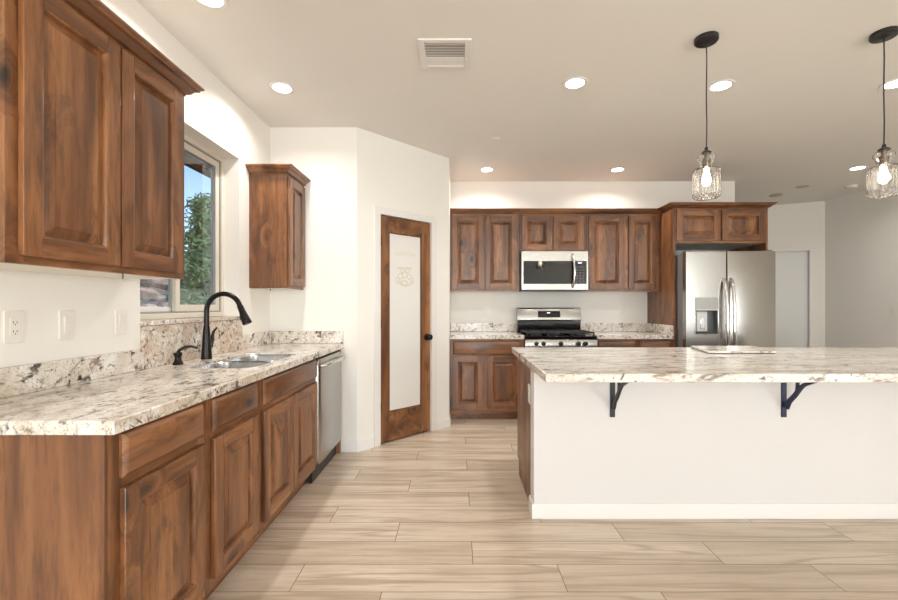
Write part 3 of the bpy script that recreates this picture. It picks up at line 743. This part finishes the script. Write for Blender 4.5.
# ------------------------------------------------------------------ island
t = thing('kitchen_island', 'large white-walled kitchen island with wooden cabinet end', 'island', (2.0, 2.85, 0))
IX0, IX1 = .445, 3.60
kw = MB().box(IX0, IX1, 2.493, 2.603, .001, .873, .003).build('knee_wall', M['island_paint'], t); kw['label'] = 'smooth white painted wall below the overhang'
MB().sweep([(IX0, 2.603), (IX0, 2.493), (IX1, 2.493)][::-1], [(-o_, z+.001) for o_, z in bp][::-1]).build('baseboard', M['trim'], t)
mb = MB(); mb.prism([(2.606, .002), (3.125, .002), (3.125, .108), (3.20, .108), (3.20, .873), (2.606, .873)], IX0+.005, IX0+.024)
for v in mb.bm.verts: y, z, x = v.co; v.co = (x, y, z)
bmesh.ops.recalc_face_normals(mb.bm, faces=mb.bm.faces)
mb.build('end_panel', M['wz'], t)
MB().box(IX0+.025, IX1, 2.606, 3.18, .108, .872).build('cabinet_body', M['wz'], t, smooth=0)
MB().box(IX0+.025, IX1, 3.09, 3.105, .002, .108).build('toe_kick', M['wx'], t, smooth=0)
IB = lambda u, v, n: Vector((u, 3.18+n, v))
for k in range(4):
    u0 = IX0+.05+k*.775
    for a in (u0, u0+.372): raised_door(IB, a, a+.362, .135, .690, M['wx'], t)
    slab_front(IB, u0, u0+.734, .708, .855, M['wx'], t)
ct = MB().box(.413, 3.75, 2.0, 3.25, .874, .915, .004).build('island_countertop', M['gran_isl'], origin=(2.08, 2.62, .874)); tag(ct, 'big streaky beige granite slab on top of the island', 'countertop')
# flat stone board
o = MB(); o.prism([(1.648, 2.82), (2.09, 2.815), (2.215, 3.205), (1.74, 3.205)], .9205, .932, bev=.0015)
o.prism([(1.651, 2.823), (2.087, 2.818), (2.212, 3.202), (1.743, 3.202)], .9155, .9206, 1)  # black under-layer stands in for the shadow line beneath the board
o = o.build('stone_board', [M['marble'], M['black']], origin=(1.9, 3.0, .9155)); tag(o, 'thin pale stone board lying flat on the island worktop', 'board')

def bracket(x, m, label):
    t = thing('counter_bracket', label, 'bracket', (x, 2.49, .66), 'branch-shaped brackets under the island worktop')
    yw = 2.4925
    MB().box(x-.0145, x+.0145, yw-.008, yw, .586, .8735, .0015).build('wall_plate', m, t)
    mp = lambda a, b_, c: Vector((x+c, yw-a, b_))
    def limb(pts, ws):
        P = [Vector(p) for p in pts]; Lf, Rt = [], []
        for i, p in enumerate(P):
            d = (P[min(i+1, len(P)-1)]-P[max(i-1, 0)]).normalized(); n = Vector((-d.y, d.x))
            Lf.append(tuple(p+n*ws[i])); Rt.append(tuple(p-n*ws[i]))
        return Lf+Rt[::-1]
    g = MB(mp)
    g.prism(limb([(.022, .645), (.045, .688), (.085, .728), (.122, .775), (.150, .800), (.19, .818), (.235, .838), (.295, .870)], [.015, .012, .011, .010, .0085, .008, .007, .006]), -.007, .007)
    g.prism(limb([(.100, .745), (.104, .785), (.103, .83), (.104, .873)], [.007, .0065, .0065, .007]), -.0068, .0068)
    g.prism(limb([(.178, .812), (.200, .838), (.212, .873)], [.007, .007, .007]), -.0066, .0066)
    g.prism(limb([(.012, .8705), (.15, .8705), (.300, .8705)], [.003, .003, .003]), -.012, .012)
    g.build('branch_arm', m, t); return t
bracket(.90, M['blk_steel'], 'black branch-shaped steel bracket under the near left corner of the island worktop')
bracket(1.892, M['navy_steel'], 'navy branch-shaped steel bracket further right under the island worktop')

# ------------------------------------------------------------------ wall plates
def wall_plate(name, label, mp, u, v, kind, cat, group=None, m=None):
    t = thing(name, label, cat, mp(u, v, 0), group); m = m or M['plate']
    MB(mp).box(u-.0355, u+.0355, v-.058, v+.058, .0004, .0065, .0028).build('plate', m, t)
    if kind == 'blank': return t
    ins = MB(mp).box(u-.0168, u+.0168, v-.0335, v+.0335, .0065, .0085, .001).build('receptacle' if kind == 'outlet' else 'rocker', m, t)
    if kind == 'outlet':
        for dv in (-.019, .013):
            MB(mp).box(u-.0075, u-.0052, v+dv, v+dv+.008, .0084, .0088).box(u+.0052, u+.0075, v+dv, v+dv+.008, .0084, .0088).box(u-.002, u+.002, v+dv-.007, v+dv-.003, .0084, .0088).build('slots', M['slot'], ins, smooth=0)
    else:
        MB(mp).box(u-.0155, u+.0155, v-.001, v+.031, .0085, .0105, .0008).build('paddle', m, ins)
    return t
LW = on_left(WL); BWl = on_back(YB)
wall_plate('power_outlet', 'white outlet with two sockets, nearest of the plates on the left wall', LW, 1.525, 1.157, 'outlet', 'outlet')
wall_plate('light_switch', 'white rocker switch, middle plate between outlet and window on the left wall', LW, 1.732, 1.155, 'switch', 'switch')
wall_plate('light_switch', 'white rocker switch right beside the tall granite backsplash, under the wall cabinet', LW, 2.012, 1.156, 'switch', 'switch')
wall_plate('power_outlet', 'pale outlet on the back wall left of the range', BWl, .352, 1.155, 'outlet', 'outlet')
wall_plate('power_outlet', 'pale outlet on the back wall right of the range', BWl, 2.002, 1.155, 'outlet', 'outlet')
wall_plate('power_outlet', 'white outlet on the wooden end of the island', lambda u, v, n: Vector((IX0+.005-n, u, v)), 2.66, .685, 'outlet', 'outlet')
wall_plate('light_switch', 'pale switch alone on the right wall at the photo edge', lambda u, v, n: Vector((XR-n, u, v)), 5.22, 1.17, 'switch', 'switch')

# ------------------------------------------------------------------ ceiling fittings
def downlight(x, y, label):
    t = thing('recessed_light', label, 'ceiling light', (x, y, CEIL), 'round recessed ceiling lights')
    MB().lathe((x, y, CEIL-.0005), [(.060, -.003), (.082, -.006), (.086, -.003), (.086, 0), (.060, 0)], n=36, closed=True).build('trim_ring', M['trim'], t)
    MB().lathe((x, y, CEIL-.0005), [(0, -.004), (.061, -.004), (.061, -.0005), (0, -.0005)], n=36).build('lens', M['diff'], t)
    l = bpy.data.lights.new('recessed_light_glow', 'AREA'); l.shape = 'DISK'; l.size = .11; l.energy = LIGHT_W; l.color = LIGHT_COL; l.spread = radians(150)
    lo = bpy.data.objects.new('recessed_light_glow', l); COL.objects.link(lo); lo.parent = t; lo.location = (0, 0, -.008)
    return t
for x, y, lab in ((-1.205, 2.96, 'glowing recessed light near the left wall, above and right of the large wall cabinet'),
                  (-1.205, 2.09, 'recessed light cut by the top edge of the photo at left'),
                  (.795, 2.896, 'glowing recessed light right of the square air vent'),
                  (1.798, 2.93, 'glowing recessed light just right of the left pendant cord'),
                  (2.96, 2.90, 'glowing recessed light behind the right pendant cord, at the photo edge'),
                  (.33, 4.745, 'glowing recessed light near the back wall above the cabinets by the pantry'),
                  (1.77, 4.745, 'glowing recessed light near the back wall left of the left pendant shade'),
                  (4.37, 4.69, 'glowing recessed light left of the right pendant shade, over the hall')):
    downlight(x, y, lab)
def pendant(x, y, label):
    t = thing('pendant_lamp', label, 'pendant lamp', (x, y, CEIL), 'glass pendants over the island')
    MB().lathe((x, y, CEIL-.0005), [(.0, 0), (.061, 0), (.061, -.020), (.056, -.026), (.02, -.028), (.008, -.032), (0, -.032)], n=40).build('canopy', M['black'], t)
    MB().tube([(x, y, CEIL-.03), (x+.002, y, 2.60), (x-.001, y, 2.40), (x+.002, y, 2.25), (x, y, 2.105)], .0032, 8).build('cord', M['black'], t)
    MB().lathe((x, y, 2.10), [(.0, .016), (.009, .016), (.010, 0), (.021, -.004), (.027, -.012), (.027, -.016), (0, -.016)], n=28).build('cap', M['black'], t)
    MB().lathe((x, y, 2.083), [(0, 0), (.012, 0), (.012, -.028), (.021, -.032), (.021, -.050), (.019, -.052), (.019, -.056), (.021, -.058), (.021, -.078), (.015, -.085), (0, -.085)], n=24).build('socket', M['pewter'], t)
    NR = 18
    def rib(r, a, k): return r*(1+.028*cos(NR*a)) if r > .063 else r
    pr = [(.024, 2.084), (.036, 2.076), (.046, 2.062), (.047, 2.050), (.040, 2.036), (.030, 2.018), (.029, 2.006), (.040, 2.000), (.056, 1.996), (.066, 1.991), (.0695, 1.982), (.070, 1.93), (.070, 1.864), (.0695, 1.850), (.066, 1.838), (.061, 1.833)]
    inn = [(r-.003, z-(.003 if .035 < r < .069 and 1.985 < z < 2.003 else 0)) for r, z in pr][::-1]
    inn = [(max(r, .0215), z) for r, z in inn]
    MB().lathe((x, y, 0), pr+inn, n=NR*8, rib=rib, closed=True).build('glass_shade', M['shade_glass'], t)
    MB().lathe((x, y, 1.998), [(0, 0), (.013, -.001), (.013, -.020), (.018, -.034), (.024, -.056), (.025, -.070), (.020, -.086), (.010, -.095), (0, -.097)], n=24).build('bulb', M['bulb'], t)
    return t
pendant(1.395, 2.405, 'black-corded clear ribbed glass pendant above the left part of the island')
pendant(2.345, 2.362, 'black-corded clear ribbed glass pendant at the right edge of the photo')

t = thing('air_vent', 'square white ceiling air vent with louvres', 'vent', (-.07, 2.56, CEIL)); vx0, vx1, vy0, vy1 = -.222, .082, 2.405, 2.705
V = lambda u, v, n: Vector((u, v, CEIL-.0006-n))
ring(MB(V), vx0, vx1, vy0, vy1, .036, 0, .012, bev=.004).build('vent_frame', M['trim'], t)
MB(V).box(vx0+.03, vx1-.03, vy0+.03, vy1-.03, 0, .0012).build('duct_opening', plain('duct_grey', (.45, .44, .41), .7), t, smooth=0)
for k in range(9):
    y = vy0+.046+k*.0257; mb = MB(); s = -1 if k < 5 else 1
    za, zb = (CEIL-.0085, CEIL-.0060) if k < 5 else (CEIL-.006, CEIL-.0105)
    mb.prism([(y, za), (y+.0018, za), (y+.0158, zb), (y+.014, zb)], vx0+.036, vx1-.036)
    for v in mb.bm.verts: a, z, x = v.co; v.co = (x, a, z)
    bmesh.ops.recalc_face_normals(mb.bm, faces=mb.bm.faces)
    mb.build('louvre', M['trim'], t, smooth=0)
def disc_fit(name, label, x, y, r, h, m, cat):
    o = MB().lathe((x, y, CEIL-.0006), [(0, 0), (r, 0), (r, -h*.6), (r*.9, -h), (0, -h)], n=32).build(name, m, origin=(x, y, CEIL)); return tag(o, label, cat)
disc_fit('sprinkler_cover', 'faint round flat cover on the ceiling above the pantry corner', .345, 3.87, .042, .006, M['ceil'], 'cover')
disc_fit('sprinkler_cover', 'small grey ceiling disc just right of the fridge cabinet crown', 4.33, 5.84, .075, .012, M['fridge_side'] if False else plain('grey_ceiling_disc', (.45, .42, .37), .6), 'cover')
disc_fit('sprinkler_cover', 'thin grey ceiling disc over the hall, between crown and recessed light', 4.35, 5.42, .07, .008, plain('taupe_ceiling_disc', (.50, .46, .40), .6), 'cover')
disc_fit('smoke_detector', 'white round smoke detector on the ceiling near the right wall', 4.93, 5.38, .065, .036, M['white_vinyl'], 'smoke detector')

# ------------------------------------------------------------------ outdoors, seen through the kitchen window
rnd = random.Random(4)
t_ = NT('rocky_ground'); v = t_.coords(False)
n1 = t_.noise(v, 1.5, 6, .65, .5); n2 = t_.noise(v, 7, 5, .6)
c = t_.ramp(n1, [(.30, (.05, .05, .045)), (.45, (.17, .15, .125)), (.58, (.34, .25, .18)), (.7, (.55, .50, .45))])
t_.p(Base_Color=t_.mix(t_.ramp(n2, [(.35, .6), (.55, 0.0)]), c, (.05, .045, .04)), Roughness=.9); t_.bump(n2, .8, .1)
M['hill'] = t_.m
def hill_mesh():
    bq = bmesh.new(); nx, ny = 44, 60; g = []
    for i in range(nx+1):
        row = []
        for j in range(ny+1):
            x = -1.9-i*.75; y = -6+j*.75; d = max(0, -x+y*.35-9.5)
            z = -.15+min(d*.28, 3.1)+(.30*sin(x*1.7+y*.9)*sin(y*1.3-.4*x) if d > .5 else 0)+rnd.uniform(-.08, .08)*(1 if d > .3 else .1)
            row.append(bq.verts.new((x, y, z)))
        g.append(row)
    for i in range(nx):
        for j in range(ny): bq.faces.new((g[i][j], g[i+1][j], g[i+1][j+1], g[i][j+1]))
    m = MB(); m._merge(bq); return m
hm = hill_mesh(); o = hm.build('ground_hillside', M['hill']); struct(o, 'rocky slope outside the window')
struct(MB().box(-2.45, -1.776, -4, 5.5, 2.56, 2.72).box(-2.47, -2.45, -4, 5.5, 2.50, 2.74).build('trim_eave', M['soffit'], smooth=0))
M['leaf'] = None
t_ = NT('pine_needles'); oi = t_.noise(t_.coords(False), 2.3, 4)
t_.p(Base_Color=t_.ramp(oi, [(.3, (.06, .14, .05)), (.5, (.15, .29, .11)), (.68, (.26, .42, .17))]), Roughness=.7); M['leaf'] = t_.m
M['bark'] = plain('brown_bark', (.12, .08, .055), .9)
def pine(x, y, z, h, rad, n, label, seed):
    r = random.Random(seed); t = thing('pine_tree', label, 'tree', (x, y, z))
    MB().tube([(x, y, z), (x+.03, y, z+h*.5), (x, y, z+h*.96)], [.14, .09, .02], 10).build('trunk', M['bark'], t)
    fb = bmesh.new(); br = MB()
    for k in range(n):
        f = r.random()**.8; zz = z+h*(.04+.94*f); rr = rad*(1-f)**.7*(.55+.5*r.random())+.08; a = r.random()*2*pi
        tip = Vector((x+rr*cos(a), y+rr*sin(a), zz+rr*.12))
        br.tube([(x, y, zz-.05), tuple(tip)], [.02, .006], 5)
        for q in range(34):
            s = .30+.72*r.random(); c_ = Vector((x, y, zz)).lerp(tip, s)+Vector((r.gauss(0, .11), r.gauss(0, .11), r.gauss(.02, .08)))
            d1 = Vector((r.gauss(0, 1), r.gauss(0, 1), r.gauss(.3, .8))).normalized()*r.uniform(.05, .11); d2 = d1.orthogonal().normalized()*r.uniform(.018, .035)
            fb.faces.new([fb.verts.new(c_-d1-d2*.5), fb.verts.new(c_-d2), fb.verts.new(c_+d1), fb.verts.new(c_+d2)])
    m = MB(); me_ = bpy.data.meshes.new('f'); fb.to_mesh(me_); fb.free(); m.bm.from_mesh(me_); bpy.data.meshes.remove(me_)
    fo = m.build('foliage', M['leaf'], t, smooth=0); br.build('branches', M['bark'], t)
    return t
pine(-6.2, 10.6, -.2, 4.1, 1.0, 200, 'green pine tree filling the right pane of the kitchen window', 3)
def rock(x, y, z, s, seed, label):
    r = random.Random(seed); bq = bmesh.new(); bmesh.ops.create_icosphere(bq, subdivisions=3, radius=1)
    ax = [Vector((r.gauss(0, 1), r.gauss(0, 1), r.gauss(0, 1))).normalized() for _ in range(9)]
    for v in bq.verts:
        for a in ax:
            d = v.co.dot(a)
            if d > .72: v.co -= a*(d-.72)
        v.co = Vector((x+v.co.x*s, y+v.co.y*s*.9, z+v.co.z*s*.6))
    m = MB(); m._merge(bq); return tag(m.build('boulder', M['rock'], origin=(x, y, z-s*.5), smooth=25), label, 'rock', 'boulders on the slope outside')
t_ = NT('reddish_rock'); n1 = t_.noise(t_.coords(), 3, 6, .65)
t_.p(Base_Color=t_.ramp(n1, [(.3, (.12, .085, .065)), (.5, (.36, .24, .17)), (.7, (.58, .48, .40))]), Roughness=.9); M['rock'] = t_.m
for i, (rx, ry, rz, rs) in enumerate(((-8.3, 11.4, .75, .35), (-8.9, 12.3, 1.05, .4), (-9.9, 13.6, 1.6, .42), (-8.9, 13.2, 1.2, .35), (-11.3, 15.6, 2.35, .6), (-10.3, 15.0, 2.0, .45), (-9.6, 12.4, 1.35, .35), (-11.2, 14.4, 2.0, .4))):
    rock(rx, ry, rz, rs, 20+i, 'reddish boulder on the slope outside the left window pane')

o = MB().box(-4.30, -4.10, 2.5, 6.25, -.15, 1.10, .02).box(-4.33, -4.07, 2.5, 6.27, 1.10, 1.15, .01).build('garden_wall', plain('pale_stucco', (.62, .62, .60), .85), origin=(-4.2, 4.4, -.15))
tag(o, 'low pale garden wall just outside the left window pane', 'garden wall')
for o in bpy.data.objects:
    if '_base' in o: del o['_base']
